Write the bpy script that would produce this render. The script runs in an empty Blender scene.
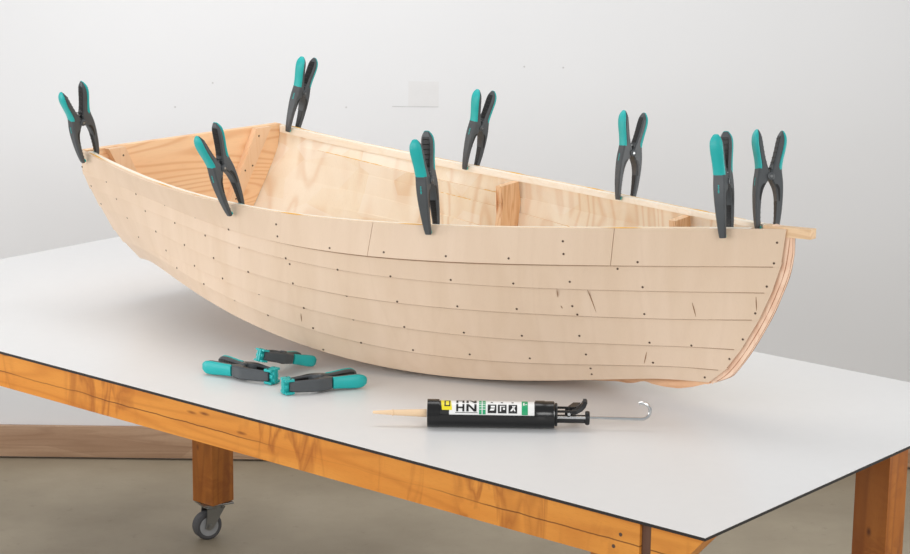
import bpy, bmesh, math, random
import numpy as np
from mathutils import Vector, Matrix
R = math.radians
scene = bpy.context.scene
COL = scene.collection
TZ = 0.783            # height of the table top above the floor
CAMH = 1.18           # camera height above the table top
random.seed(4)

# ------------------------------------------------------------------ helpers
def srgb(r, g, b):
    def c(v):
        v /= 255.0
        return v/12.92 if v <= 0.04045 else ((v+0.055)/1.055)**2.4
    return (c(r), c(g), c(b), 1.0)

def link(name, bm, mat, parent=None, smooth=True, angle=35):
    bmesh.ops.recalc_face_normals(bm, faces=bm.faces)
    me = bpy.data.meshes.new(name)
    bm.to_mesh(me); bm.free()
    o = bpy.data.objects.new(name, me)
    COL.objects.link(o)
    if mat: me.materials.append(mat)
    if smooth:
        for p in me.polygons: p.use_smooth = True
        me.set_sharp_from_angle(angle=R(angle))
    if parent: o.parent = parent
    return o

def tag(o, label=None, cat=None, group=None, kind=None):
    if label: o['label'] = label
    if cat: o['category'] = cat
    if group: o['group'] = group
    if kind: o['kind'] = kind
    return o

def empty(name, loc=(0, 0, 0), rz=0.0):
    o = bpy.data.objects.new(name, None)
    o.empty_display_size = 0.05
    COL.objects.link(o)
    o.location = loc; o.rotation_euler = (0, 0, rz)
    return o

def copy_tree(o, parent=None):
    c = o.copy(); COL.objects.link(c)
    if parent: c.parent = parent
    for ch in [x for x in bpy.data.objects if x.parent == o]:
        copy_tree(ch, c)
    return c

def loft(bm, rings, cap=True, closed=True):
    vs = [[bm.verts.new(p) for p in r] for r in rings]
    n = len(rings[0])
    for a, b in zip(vs[:-1], vs[1:]):
        for i in range(n if closed else n-1):
            j = (i+1) % n
            bm.faces.new((a[i], a[j], b[j], b[i]))
    if cap:
        bm.faces.new(vs[0]); bm.faces.new(vs[-1])
    return vs

def box(bm, x0, x1, y0, y1, z0, z1, bev=0.0):
    v = [bm.verts.new(p) for p in ((x0,y0,z0),(x1,y0,z0),(x1,y1,z0),(x0,y1,z0),(x0,y0,z1),(x1,y0,z1),(x1,y1,z1),(x0,y1,z1))]
    fs = [bm.faces.new([v[i] for i in f]) for f in ((0,3,2,1),(4,5,6,7),(0,1,5,4),(1,2,6,5),(2,3,7,6),(3,0,4,7))]
    if bev > 0:
        es = list({e for f in fs for e in f.edges})
        bmesh.ops.bevel(bm, geom=es, offset=bev, segments=2, affect='EDGES', profile=0.6)

def cyl(bm, p0, p1, r0, r1=None, n=20, cap=True):
    r1 = r0 if r1 is None else r1
    p0 = Vector(p0); p1 = Vector(p1)
    d = (p1-p0).normalized()
    u = d.orthogonal().normalized(); w = d.cross(u)
    rings = []
    for p, r in ((p0, r0), (p1, r1)):
        rings.append([p + u*r*math.cos(2*math.pi*i/n) + w*r*math.sin(2*math.pi*i/n) for i in range(n)])
    loft(bm, rings, cap)

def tube(bm, pts, r, n=10):
    pts = [Vector(p) for p in pts]
    rs = r if isinstance(r, (list, tuple)) else [r]*len(pts)
    rings = []
    prev = None
    for i, p in enumerate(pts):
        t = (pts[min(i+1, len(pts)-1)] - pts[max(i-1, 0)]).normalized()
        u = t.orthogonal().normalized() if prev is None else (prev - t*prev.dot(t)).normalized()
        prev = u; w = t.cross(u)
        rings.append([p + u*rs[i]*math.cos(2*math.pi*k/n) + w*rs[i]*math.sin(2*math.pi*k/n) for k in range(n)])
    loft(bm, rings)

def lathe(bm, prof, axis='x', n=32, center=(0, 0, 0)):
    """prof: list of (position along axis, radius); closed solid of revolution"""
    c = Vector(center); rings = []
    for a, r in prof:
        ring = []
        for i in range(n):
            t = 2*math.pi*i/n
            if axis == 'x': q = Vector((a, r*math.cos(t), r*math.sin(t)))
            elif axis == 'y': q = Vector((r*math.cos(t), a, r*math.sin(t)))
            else: q = Vector((r*math.cos(t), r*math.sin(t), a))
            ring.append(c+q)
        rings.append(ring)
    loft(bm, rings)

# ------------------------------------------------------------------ materials
def nt(name):
    m = bpy.data.materials.new(name); m.use_nodes = True
    t = m.node_tree; b = t.nodes['Principled BSDF']
    return m, t, b

def N(t, typ, **kw):
    n = t.nodes.new(typ)
    for k, v in kw.items():
        if k in n.inputs: n.inputs[k].default_value = v
        else: setattr(n, k, v)
    return n

def coords(t, scale=(1, 1, 1), rot=(0, 0, 0), loc=(0, 0, 0)):
    tc = t.nodes.new('ShaderNodeTexCoord'); mp = t.nodes.new('ShaderNodeMapping')
    mp.inputs['Scale'].default_value = scale; mp.inputs['Rotation'].default_value = rot; mp.inputs['Location'].default_value = loc
    t.links.new(tc.outputs['Object'], mp.inputs['Vector'])
    return mp.outputs['Vector']

def ramp(t, fac, stops):
    r = t.nodes.new('ShaderNodeValToRGB')
    e = r.color_ramp.elements
    while len(e) < len(stops): e.new(0.5)
    for el, (p, c) in zip(e, stops): el.position = p; el.color = c
    t.links.new(fac, r.inputs['Fac'])
    return r.outputs['Color']

def mixc(t, fac, a, b, mode='MIX'):
    m = t.nodes.new('ShaderNodeMix'); m.data_type = 'RGBA'; m.blend_type = mode
    for sock, v in ((m.inputs[0], fac), (m.inputs[6], a), (m.inputs[7], b)):
        if hasattr(v, 'is_output'): t.links.new(v, sock)
        else: sock.default_value = v
    return m.outputs[2]

def math_(t, op, a, b=None, c=None):
    m = t.nodes.new('ShaderNodeMath'); m.operation = op
    for i, v in enumerate((a, b, c)):
        if v is None: continue
        if hasattr(v, 'is_output'): t.links.new(v, m.inputs[i])
        else: m.inputs[i].default_value = v
    return m.outputs[0]

def plain(name, col, rough=0.5, metal=0.0, bump=0.0, bscale=200, spec=0.5, var=0.05):
    m, t, b = nt(name)
    b.inputs['Roughness'].default_value = rough; b.inputs['Metallic'].default_value = metal
    b.inputs['Specular IOR Level'].default_value = spec
    v = coords(t)
    n = N(t, 'ShaderNodeTexNoise', Scale=40.0, Detail=3.0); t.links.new(v, n.inputs['Vector'])
    d = tuple(c*(1-var) for c in col[:3])+(1,); l = tuple(min(1, c*(1+var)) for c in col[:3])+(1,)
    t.links.new(ramp(t, n.outputs['Fac'], [(0.3, d), (0.7, l)]), b.inputs['Base Color'])
    if bump:
        n2 = N(t, 'ShaderNodeTexNoise', Scale=float(bscale), Detail=2.0); t.links.new(v, n2.inputs['Vector'])
        bp = N(t, 'ShaderNodeBump', Strength=bump, Distance=0.001); t.links.new(n2.outputs['Fac'], bp.inputs['Height'])
        t.links.new(bp.outputs['Normal'], b.inputs['Normal'])
    return m

def wood(name, light, mid, dark, stretch=(1.0, 14, 14), scale=3.0, rings=0.5, freq=46.0, detail=3.0, rough=0.55, fine=0.35, patches=None, knots=None, crack=None, figure=None, loc=(0,0,0), spec=0.3, dist=0.5):
    """grain runs along the least stretched local axis; thin dark growth lines over a soft tone noise"""
    m, t, b = nt(name)
    b.inputs['Roughness'].default_value = rough
    b.inputs['Specular IOR Level'].default_value = spec
    v = coords(t, stretch, loc=loc)
    n = N(t, 'ShaderNodeTexNoise', Scale=scale, Detail=detail, Roughness=0.5, Distortion=dist); t.links.new(v, n.inputs['Vector'])
    n0 = N(t, 'ShaderNodeTexNoise', Scale=scale*0.8, Detail=1.0, Roughness=0.4, Distortion=0.3); t.links.new(v, n0.inputs['Vector'])
    s = math_(t, 'SINE', math_(t, 'MULTIPLY', n0.outputs['Fac'], freq))
    s = math_(t, 'MULTIPLY_ADD', s, 0.5, 0.5)
    s = math_(t, 'POWER', s, 3.0)
    col = ramp(t, n.outputs['Fac'], [(0.3, mid), (0.65, light)])
    col = mixc(t, math_(t, 'MULTIPLY', s, rings), col, dark)
    v2 = coords(t, tuple(x*5 for x in stretch), loc=loc)
    n2 = N(t, 'ShaderNodeTexNoise', Scale=scale*6, Detail=3.0); t.links.new(v2, n2.inputs['Vector'])
    dk = tuple(c*0.72 for c in mid[:3])+(1,)
    col = mixc(t, math_(t, 'MULTIPLY', ramp_f(t, n2.outputs['Fac'], 0.5, 0.72), fine), col, dk)
    if patches:
        v3 = coords(t, patches[0])
        n3 = N(t, 'ShaderNodeTexVoronoi', Scale=patches[1]); n3.feature = 'F1'; t.links.new(v3, n3.inputs['Vector'])
        col = mixc(t, math_(t, 'MULTIPLY', ramp_f(t, n3.outputs['Color'], 0.3, 0.8), patches[2]), col, patches[3])
    if figure:   # curly dark marks across the grain
        v5 = coords(t, figure[0], rot=(0, 0.25, 0))
        n5 = N(t, 'ShaderNodeTexNoise', Scale=figure[1], Detail=3.0, Roughness=0.5, Distortion=1.4); t.links.new(v5, n5.inputs['Vector'])
        k = ramp_f(t, math_(t, 'ABSOLUTE', math_(t, 'SUBTRACT', n5.outputs['Fac'], 0.5)), 0.085, 0.0)
        n6 = N(t, 'ShaderNodeTexNoise', Scale=figure[1]*0.45, Detail=1.0); t.links.new(v5, n6.inputs['Vector'])
        k = math_(t, 'MULTIPLY', k, ramp_f(t, n6.outputs['Fac'], 0.45, 0.62))
        col = mixc(t, math_(t, 'MULTIPLY', k, figure[2]), col, figure[3])
    if knots:
        v4 = coords(t, knots[0], loc=(0.37, 0.11, 0.23))
        n4 = N(t, 'ShaderNodeTexVoronoi', Scale=knots[1], Randomness=1.0); t.links.new(v4, n4.inputs['Vector'])
        k = ramp_f(t, n4.outputs['Distance'], knots[2], knots[2]*0.25)
        col = mixc(t, math_(t, 'MULTIPLY', k, 0.85), col, knots[3])
    if crack:
        tc = t.nodes.new('ShaderNodeTexCoord'); sp = t.nodes.new('ShaderNodeSeparateXYZ'); t.links.new(tc.outputs['Object'], sp.inputs[0])
        nn = N(t, 'ShaderNodeTexNoise', Scale=6.0, Detail=5.0); nn.noise_dimensions = '1D'
        t.links.new(sp.outputs['X'], nn.inputs['W'])
        off = math_(t, 'MULTIPLY_ADD', nn.outputs['Fac'], 0.012, crack[0]-0.006)
        dd = math_(t, 'ABSOLUTE', math_(t, 'SUBTRACT', sp.outputs['Z'], off))
        k = ramp_f(t, dd, 0.0018, 0.0003)
        gate = ramp_f(t, n.outputs['Fac'], 0.44, 0.56)
        col = mixc(t, math_(t, 'MULTIPLY', k, math_(t, 'MULTIPLY_ADD', gate, 0.75, 0.1)), col, crack[1])
    t.links.new(col, b.inputs['Base Color'])
    bp = N(t, 'ShaderNodeBump', Strength=0.15, Distance=0.0006); t.links.new(n2.outputs['Fac'], bp.inputs['Height'])
    t.links.new(bp.outputs['Normal'], b.inputs['Normal'])
    return m

def ramp_f(t, fac, a, b_):
    """0 at a, 1 at b"""
    mr = t.nodes.new('ShaderNodeMapRange'); mr.clamp = True
    mr.inputs['From Min'].default_value = a; mr.inputs['From Max'].default_value = b_
    t.links.new(fac, mr.inputs['Value'])
    return mr.outputs['Result']

M = {}
M['ply'] = wood('birch_ply', srgb(226,202,178), srgb(221,196,170), srgb(208,179,152), stretch=(9, 9, 1.2), scale=2.0, rings=0.12, freq=30, fine=0.08, rough=0.5)
M['ply_in'] = wood('pine_ply_inside', srgb(249,236,214), srgb(243,224,196), srgb(222,178,132), stretch=(5, 5, 1.0), scale=2.6, rings=0.42, freq=34, fine=0.12, rough=0.55,
                   patches=((7, 2, 9), 1.3, 0.4, srgb(254,247,236)))
M['batten'] = wood('pine_batten', srgb(254,245,230), srgb(251,239,219), srgb(240,217,184), stretch=(1, 12, 12), scale=3.0, rings=0.2, fine=0.15)
M['frame'] = wood('fir_frame', srgb(242,204,164), srgb(236,194,150), srgb(212,156,108), stretch=(10, 10, 0.7), scale=5.0, rings=0.6, freq=60, fine=0.2)
M['cleat'] = wood('pine_cleat', srgb(243,206,170), srgb(239,198,158), srgb(226,176,132), stretch=(12, 8, 1.0), scale=3.0, rings=0.25, fine=0.1)
M['transom'] = wood('douglas_transom', srgb(254,217,176), srgb(251,207,162), srgb(220,154,100), stretch=(6, 0.8, 6), scale=1.3, rings=0.42, freq=230, detail=2, fine=0.12,
                    knots=((6, 3.5, 5), 1.1, 0.07, srgb(186,118,66)))
M['stem'] = wood('stem_wood', srgb(247,217,192), srgb(242,206,178), srgb(222,170,138), stretch=(8, 40, 2), scale=3.0, rings=0.4, fine=0.3)
M['keel'] = wood('keel_wood', srgb(230,186,148), srgb(220,168,128), srgb(194,136,96), stretch=(1, 10, 10), scale=3.0, rings=0.4, fine=0.3)
M['head'] = wood('bow_head_wood', srgb(236,204,166), srgb(226,190,150), srgb(196,152,108), stretch=(2, 20, 20), scale=3.0, rings=0.4, fine=0.3)
M['stemline'] = plain('stem_glue_line', srgb(176,122,88), 0.7)
M['seam_in'] = plain('pale_seam_glue', srgb(214,172,122), 0.6)  # glue and the shadow of the inner lap steps in one colour
M['seam'] = plain('dark_seam_glue', srgb(150,118,92), 0.7)  # painted shadow line under the outer plank laps
M['glue'] = plain('dried_glue', srgb(228,176,76), 0.4)
M['hole'] = plain('screw_head_dark', srgb(84,64,50), 0.6)
M['crackm'] = plain('dark_grain_crack', srgb(150,116,88), 0.8)
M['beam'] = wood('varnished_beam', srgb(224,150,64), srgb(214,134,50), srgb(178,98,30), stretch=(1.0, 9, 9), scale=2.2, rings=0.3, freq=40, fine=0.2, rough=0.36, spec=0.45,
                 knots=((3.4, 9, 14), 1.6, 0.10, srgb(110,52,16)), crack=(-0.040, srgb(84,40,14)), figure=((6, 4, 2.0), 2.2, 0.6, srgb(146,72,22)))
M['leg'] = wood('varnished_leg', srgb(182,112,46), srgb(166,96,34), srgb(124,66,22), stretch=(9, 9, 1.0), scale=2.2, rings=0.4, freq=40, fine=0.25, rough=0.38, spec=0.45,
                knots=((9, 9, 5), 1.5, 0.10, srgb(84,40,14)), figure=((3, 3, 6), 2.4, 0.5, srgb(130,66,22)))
M['spacer'] = wood('dark_spacer', srgb(120,88,70), srgb(106,76,60), srgb(82,58,46), stretch=(9, 9, 1.0), scale=2.2, rings=0.3, fine=0.3)
M['lam'] = plain('white_laminate', srgb(229,229,229), 0.32, var=0.006, spec=0.4)
M['core'] = plain('black_laminate_core', srgb(30,26,25), 0.45)
M['teal'] = plain('teal_rubber', srgb(26,174,172), 0.42, bump=0.15, bscale=900, var=0.03)
M['grey'] = plain('dark_grey_nylon', srgb(72,76,79), 0.42, bump=0.25, bscale=700, var=0.05)
M['blk'] = plain('black_nylon', srgb(15,15,16), 0.4, var=0.1)
M['gunblk'] = plain('gloss_black_plastic', srgb(18,18,19), 0.2, var=0.1)
M['chrome'] = plain('chromed_steel', srgb(205,207,208), 0.16, 1.0, var=0.02)
M['zinc'] = plain('zinc_steel', srgb(150,152,152), 0.3, 1.0, var=0.05)
M['tyre'] = plain('grey_rubber', srgb(78,78,80), 0.6)
M['hub'] = plain('grey_wheel_hub', srgb(158,160,162), 0.4)
M['nozzle'] = plain('cream_plastic', srgb(238,206,168), 0.4, var=0.02)
M['lblW'] = plain('label_white', srgb(240,240,238), 0.35, var=0.01)
M['lblY'] = plain('label_yellow', srgb(240,222,40), 0.35, var=0.01)
M['lblG'] = plain('label_green', srgb(30,160,105), 0.35, var=0.01)
M['lblK'] = plain('label_black', srgb(20,20,20), 0.35, var=0.01)
CTRL = [[[-1.7341, -0.3089, 0.3788], [-1.6103, -0.3306, 0.3635], [-1.4864, -0.3509, 0.3519], [-1.3625, -0.3663, 0.3437], [-1.2387, -0.3743, 0.3387], [-1.1148, -0.373, 0.3365], [-0.9909, -0.3615, 0.3369], [-0.8671, -0.3395, 0.3396], [-0.7432, -0.3076, 0.3442], [-0.6193, -0.2668, 0.3505], [-0.4955, -0.2189, 0.3582], [-0.3716, -0.1664, 0.3669], [-0.2477, -0.112, 0.3764], [-0.1239, -0.0592, 0.3864], [0.0, -0.012, 0.3966]], [[-1.7341, -0.2991, 0.3201], [-1.6109, -0.3097, 0.3149], [-1.4877, -0.3244, 0.3054], [-1.3645, -0.3399, 0.2947], [-1.2412, -0.3527, 0.2851], [-1.118, -0.3595, 0.2779], [-0.9948, -0.3572, 0.2739], [-0.8716, -0.3432, 0.2732], [-0.7484, -0.3161, 0.2754], [-0.6251, -0.276, 0.2802], [-0.5019, -0.225, 0.2868], [-0.3787, -0.1668, 0.2947], [-0.2555, -0.1074, 0.3034], [-0.1323, -0.0534, 0.3128], [-0.009, -0.012, 0.3232]], [[-1.7341, -0.2806, 0.2849], [-1.6121, -0.2985, 0.2819], [-1.4902, -0.3185, 0.2747], [-1.3682, -0.3372, 0.2655], [-1.2462, -0.3511, 0.256], [-1.1243, -0.3572, 0.2475], [-1.0023, -0.3528, 0.2409], [-0.8803, -0.3362, 0.2366], [-0.7583, -0.3067, 0.2349], [-0.6364, -0.2653, 0.2357], [-0.5144, -0.2144, 0.2388], [-0.3924, -0.158, 0.2441], [-0.2705, -0.1014, 0.2512], [-0.1485, -0.0507, 0.2599], [-0.0265, -0.012, 0.2701]], [[-1.7341, -0.2536, 0.2399], [-1.614, -0.28, 0.2383], [-1.4939, -0.3065, 0.23], [-1.3737, -0.3293, 0.2186], [-1.2536, -0.3451, 0.2068], [-1.1335, -0.3509, 0.1961], [-1.0133, -0.3448, 0.1878], [-0.8932, -0.3259, 0.1822], [-0.7731, -0.2945, 0.1795], [-0.6529, -0.2521, 0.1794], [-0.5328, -0.2017, 0.1817], [-0.4127, -0.1475, 0.1861], [-0.2925, -0.0944, 0.1925], [-0.1724, -0.0476, 0.2012], [-0.0523, -0.012, 0.213]], [[-1.7341, -0.2135, 0.1782], [-1.6167, -0.2525, 0.1852], [-1.4993, -0.2887, 0.1841], [-1.3819, -0.318, 0.1772], [-1.2645, -0.337, 0.1667], [-1.1471, -0.3432, 0.1544], [-1.0297, -0.3353, 0.1423], [-0.9123, -0.3135, 0.1319], [-0.7949, -0.2794, 0.1244], [-0.6775, -0.2355, 0.1207], [-0.5601, -0.1857, 0.1209], [-0.4428, -0.1342, 0.125], [-0.3254, -0.0854, 0.1319], [-0.208, -0.0435, 0.1402], [-0.0906, -0.012, 0.1473]], [[-1.7341, -0.1854, 0.1451], [-1.6193, -0.2352, 0.1578], [-1.5045, -0.279, 0.1591], [-1.3896, -0.3125, 0.1512], [-1.2748, -0.3323, 0.1367], [-1.16, -0.3364, 0.1185], [-1.0451, -0.3246, 0.0997], [-0.9303, -0.2983, 0.083], [-0.8155, -0.2604, 0.0707], [-0.7006, -0.2148, 0.0644], [-0.5858, -0.1658, 0.0649], [-0.471, -0.1177, 0.0715], [-0.3561, -0.0744, 0.0822], [-0.2413, -0.0386, 0.0934], [-0.1265, -0.012, 0.0994]], [[-1.7341, -0.1355, 0.0986], [-1.6218, -0.1988, 0.1179], [-1.5096, -0.2527, 0.123], [-1.3973, -0.2926, 0.1159], [-1.285, -0.3153, 0.0997], [-1.1728, -0.3192, 0.0782], [-1.0605, -0.305, 0.0554], [-0.9482, -0.2754, 0.0351], [-0.836, -0.2349, 0.0206], [-0.7237, -0.1885, 0.0142], [-0.6114, -0.1415, 0.0169], [-0.4992, -0.0981, 0.0279], [-0.3869, -0.0614, 0.0444], [-0.2746, -0.0328, 0.0609], [-0.1624, -0.012, 0.0691]]]
SCREWS = [(0, 0.9925, 0.35), (0, 0.9925, 0.9), (1, 0.9925, 0.75), (2, 0.9925, 0.75), (3, 0.995, 0.65), (4, 0.995, 0.45), (5, 0.9875, 0.65), (0, 0.8496, 0.9), (1, 0.8596, 0.85), (2, 0.8697, 0.85), (3, 0.8897, 0.9), (3, 0.9398, 0.95), (4, 0.9073, 0.85), (0, 0.6441, 0.85), (0, 0.7143, 0.85), (0, 0.7694, 0.35), (0, 0.7719, 0.7), (1, 0.6516, 0.85), (1, 0.7218, 0.85), (1, 0.782, 0.7), (1, 0.8296, 0.15), (2, 0.6617, 0.9), (2, 0.7293, 0.85), (2, 0.7895, 0.65), (2, 0.797, 0.95), (3, 0.6742, 0.9), (3, 0.7419, 0.85), (3, 0.807, 0.75), (4, 0.6842, 0.8), (4, 0.7569, 0.8), (4, 0.8221, 0.55), (5, 0.8346, 0.3), (5, 0.8396, 0.65), (0, 0.4135, 0.4), (0, 0.416, 0.8), (0, 0.4962, 0.9), (0, 0.5689, 0.85), (1, 0.4311, 0.95), (2, 0.4361, 0.2), (1, 0.5088, 1.0), (1, 0.5789, 0.95), (2, 0.4436, 0.95), (3, 0.5213, 0.05), (2, 0.589, 0.95), (3, 0.4637, 1.0), (4, 0.5338, 0.05), (3, 0.6015, 0.95), (4, 0.4787, 0.9), (4, 0.5464, 1.0), (4, 0.614, 0.9), (2, 0.3684, 1.0), (4, 0.3885, 0.05), (5, 0.406, 0.1), (5, 0.4912, 0.9), (1, 0.0526, 0.05), (1, 0.1228, 0.15), (1, 0.1905, 0.05), (1, 0.2581, 0.05), (0, 0.3283, 1.0), (2, 0.0652, 0.15), (2, 0.1404, 0.15), (2, 0.213, 0.1), (2, 0.2807, 0.1), (2, 0.3484, 0.1), (3, 0.0777, 0.1), (2, 0.1629, 1.0), (2, 0.2356, 0.95), (2, 0.3008, 0.95), (3, 0.0952, 0.9), (3, 0.183, 0.85), (3, 0.2581, 0.9), (3, 0.3208, 0.9), (4, 0.213, 0.9), (4, 0.2832, 0.95), (5, 0.3459, 0.05), (0, 0.0, 0.7), (1, 0.0075, 0.75), (2, 0.01, 0.8)]
CRACKS = [[(1, 0.802, 1.0), (2, 0.807, 0.3), (2, 0.817, 0.85)], [(1, 0.7694, 1.0), (2, 0.7719, 0.35)], [(2, 0.7769, 0.65), (2, 0.7794, 0.75)], [(2, 0.9173, 0.4), (2, 0.9273, 0.9)], [(2, 0.985, 0.15), (2, 0.9925, 0.65)], [(4, 0.8922, 0.35), (4, 0.8972, 0.9)], [(4, 0.4586, 0.35), (4, 0.4612, 0.75)]]
CLAMPS = [[[-1.7029, -0.3048, 0.3626], [0.9587, -0.046, -0.2805], [-0.158, -0.9066, -0.3914], [0.2363, -0.4196, 0.8764], 1.0], [[-1.141, -0.3646, 0.3248], [0.9994, 0.0356, -0.0048], [0.0302, -0.9057, -0.4228], [0.0194, -0.4223, 0.9062], 1.0], [[-0.6624, -0.2724, 0.3361], [0.9486, 0.3116, 0.0562], [0.3166, -0.932, -0.1765], [0.0026, -0.1852, 0.9827], 1.0], [[-1.6769, 0.3093, 0.3608], [0.9734, 0.164, -0.1597], [0.1886, -0.97, 0.1537], [0.1297, 0.1797, 0.9751], 0.955], [[-1.1306, 0.3642, 0.3262], [0.9942, -0.0383, -0.1008], [-0.0224, -0.9877, 0.1547], [0.1054, 0.1515, 0.9828], 0.955], [[-0.5757, 0.2411, 0.3426], [0.9572, -0.2705, 0.1031], [-0.2846, -0.9445, 0.164], [-0.053, 0.1864, 0.981], 0.955], [[-0.1127, -0.0452, 0.3718], [0.9552, 0.2778, 0.1015], [0.2768, -0.9606, 0.0244], [-0.1043, -0.0048, 0.9945], 0.99], [[-0.0711, 0.0287, 0.3803], [0.8469, -0.4876, 0.2124], [-0.5133, -0.8539, 0.0863], [-0.1393, 0.1821, 0.9734], 0.955]]
# ------------------------------------------------------------------ the setting
WALLY = 6.262
def floor_mat():
    m, t, b = nt('worn_concrete')
    v = coords(t)
    n = N(t, 'ShaderNodeTexNoise', Scale=1.6, Detail=8.0, Roughness=0.62); t.links.new(v, n.inputs['Vector'])
    col = ramp(t, n.outputs['Fac'], [(0.3, srgb(144,132,112)), (0.55, srgb(162,150,129)), (0.75, srgb(176,164,143))])
    n2 = N(t, 'ShaderNodeTexNoise', Scale=24.0, Detail=5.0, Roughness=0.7); t.links.new(v, n2.inputs['Vector'])
    col = mixc(t, math_(t, 'MULTIPLY', ramp_f(t, n2.outputs['Fac'], 0.6, 0.75), 0.35), col, srgb(108,98,82))
    t.links.new(col, b.inputs['Base Color'])
    b.inputs['Roughness'].default_value = 0.55
    return m
def wall_mat():
    m, t, b = nt('painted_white_wall')
    v = coords(t)
    n = N(t, 'ShaderNodeTexNoise', Scale=1.1, Detail=4.0); t.links.new(v, n.inputs['Vector'])
    t.links.new(ramp(t, n.outputs['Fac'], [(0.3, srgb(236,237,239)), (0.7, srgb(239,240,242))]), b.inputs['Base Color'])
    b.inputs['Roughness'].default_value = 0.85
    return m
bm = bmesh.new(); box(bm, -4.5, 4.5, -0.6, WALLY+0.1, -0.1, 0.0)
tag(link('floor', bm, floor_mat(), smooth=False), kind='structure')
bm = bmesh.new(); box(bm, -4.5, 4.5, WALLY, WALLY+0.12, 0.0, 3.4)
wall = tag(link('wall_back', bm, wall_mat(), smooth=False), kind='structure')
# shallow filled patch and plugged screw holes in the wall
M['plug'] = plain('wall_filler_grey', srgb(212,212,213), 0.8)
M['fill'] = plain('wall_filler_patch', srgb(234,234,235), 0.85, var=0.01)
def wp(px, py): return ((px-455-0.0124*(py-277))/2160.5, (py-277+0.0124*(px-455))/2160.5)
def wallpt(px, py):
    a, bb = wp(px, py); c, s = math.cos(0.2184), math.sin(0.2184)
    k = WALLY/(c+(-bb)*s)
    return a*k, TZ+CAMH+k*(-s+(-bb)*c)
bm = bmesh.new()
for px, py in ((95,4),(197,4),(208,89),(171,114),(342,110),(519,65),(558,65)):
    x, z = wallpt(px, py); cyl(bm, (x, WALLY-0.0006, z), (x, WALLY+0.01, z), 0.0028, n=8)
tag(link('trim_1', bm, M['plug']), kind='structure')
bm = bmesh.new(); x0, z0 = wallpt(388,108); x1, z1 = wallpt(434,107)
box(bm, x0, x1, WALLY-0.0008, WALLY+0.01, z0-0.001, z0+0.0015)
tag(link('trim_2', bm, M['plug']), kind='structure')
bm = bmesh.new(); x0, z0 = wallpt(404,108); x1, z1 = wallpt(434,82)
box(bm, x0, x1, WALLY-0.0004, WALLY+0.01, z0, z1)
tag(link('trim_3', bm, M['fill']), kind='structure')
M['base'] = wood('beech_baseboard', srgb(196,164,136), srgb(178,144,116), srgb(140,104,78), stretch=(0.9, 12, 14), scale=2.2, rings=0.3, fine=0.35, patches=((2.2, 1, 26), 1.0, 0.3, srgb(146,110,84)))
bm = bmesh.new()
xs = [-4.4]
while xs[-1] < 4.4: xs.append(xs[-1]+random.uniform(1.1, 1.9))
box(bm, -4.4, 4.4, WALLY-0.022, WALLY-0.0005, 0.006, 0.1022, 0.004)
tag(link('baseboard_back', bm, M['base']), kind='structure')

# ------------------------------------------------------------------ the workbench
TX, TY = 0.3521*CAMH, 2.8529*CAMH
TL, TW = 2.1709*CAMH, 0.9361*CAMH
bench = empty('workbench', (TX, TY, 0), 2.45-math.pi)
tag(bench, 'long workbench with white laminate top, orange timber frame and caster wheels', 'workbench')
bm = bmesh.new(); box(bm, -TL, 0, 0, TW, TZ-0.0064, TZ-0.0009)
core = link('tabletop', bm, M['core'], bench, smooth=False); core['label'] = 'black core edge of the table top board'
bm = bmesh.new(); box(bm, -TL, 0, 0, TW, TZ-0.0009, TZ)
link('white_laminate', bm, M['lam'], core, smooth=False)
def rail(name, pts, y0, y1, mat):
    bm = bmesh.new()
    a = [bm.verts.new((x, y0, z)) for x, z in pts]; b = [bm.verts.new((x, y1, z)) for x, z in pts]
    n = len(pts); bm.faces.new(a); bm.faces.new(b)
    for i in range(n): bm.faces.new((a[i], a[(i+1) % n], b[(i+1) % n], b[i]))
    o = link(name, bm, mat, bench, smooth=False)
    # origin to the top line of the rail so that the grain follows it
    o.location.z = TZ-0.0064
    for vv in o.data.vertices: vv.co.z -= TZ-0.0064
    return o
zt, zb = TZ-0.0064, TZ-0.0800
XE, XG = -0.131, -0.108
fr_ = rail('front_rail', [(-TL+0.02, zt), (XE, zt), (XE, zb), (-TL+0.02, zb)], 0.002, 0.047, M['beam'])
rail('end_block', [(XG, zt), (-0.003, zt), (-0.068, zb), (XG, zb)], 0.002, 0.047, M['beam'])
bm = bmesh.new(); box(bm, XE+0.0005, XG-0.0005, 0.008, 0.047, zb-0.07, zt)
link('spacer_post', bm, M['spacer'], bench, smooth=False)
bm = bmesh.new(); box(bm, -TL+0.1, -0.24, TW-0.15, TW-0.105, zb, zt); link('back_rail', bm, M['beam'], bench, smooth=False)
for xx in (-TL+0.33, -1.2, -0.29):
    bm = bmesh.new(); box(bm, xx, xx+0.045, 0.0475, TW-0.1505, zb, zt-0.0005); link('cross_rail', bm, M['beam'], bench, smooth=False)
for x, z in ((-0.170, -0.028), (-0.184, -0.052), (-0.09, -0.05)):
    bm = bmesh.new(); z += 0.0 if x < XE else zt
    cyl(bm, (x, 0.0014, z), (x, 0.004, z), 0.0035, n=10)
    link('bolt_head', bm, M['hole'], fr_ if x < XE else bench); 
LH = 0.039
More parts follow.
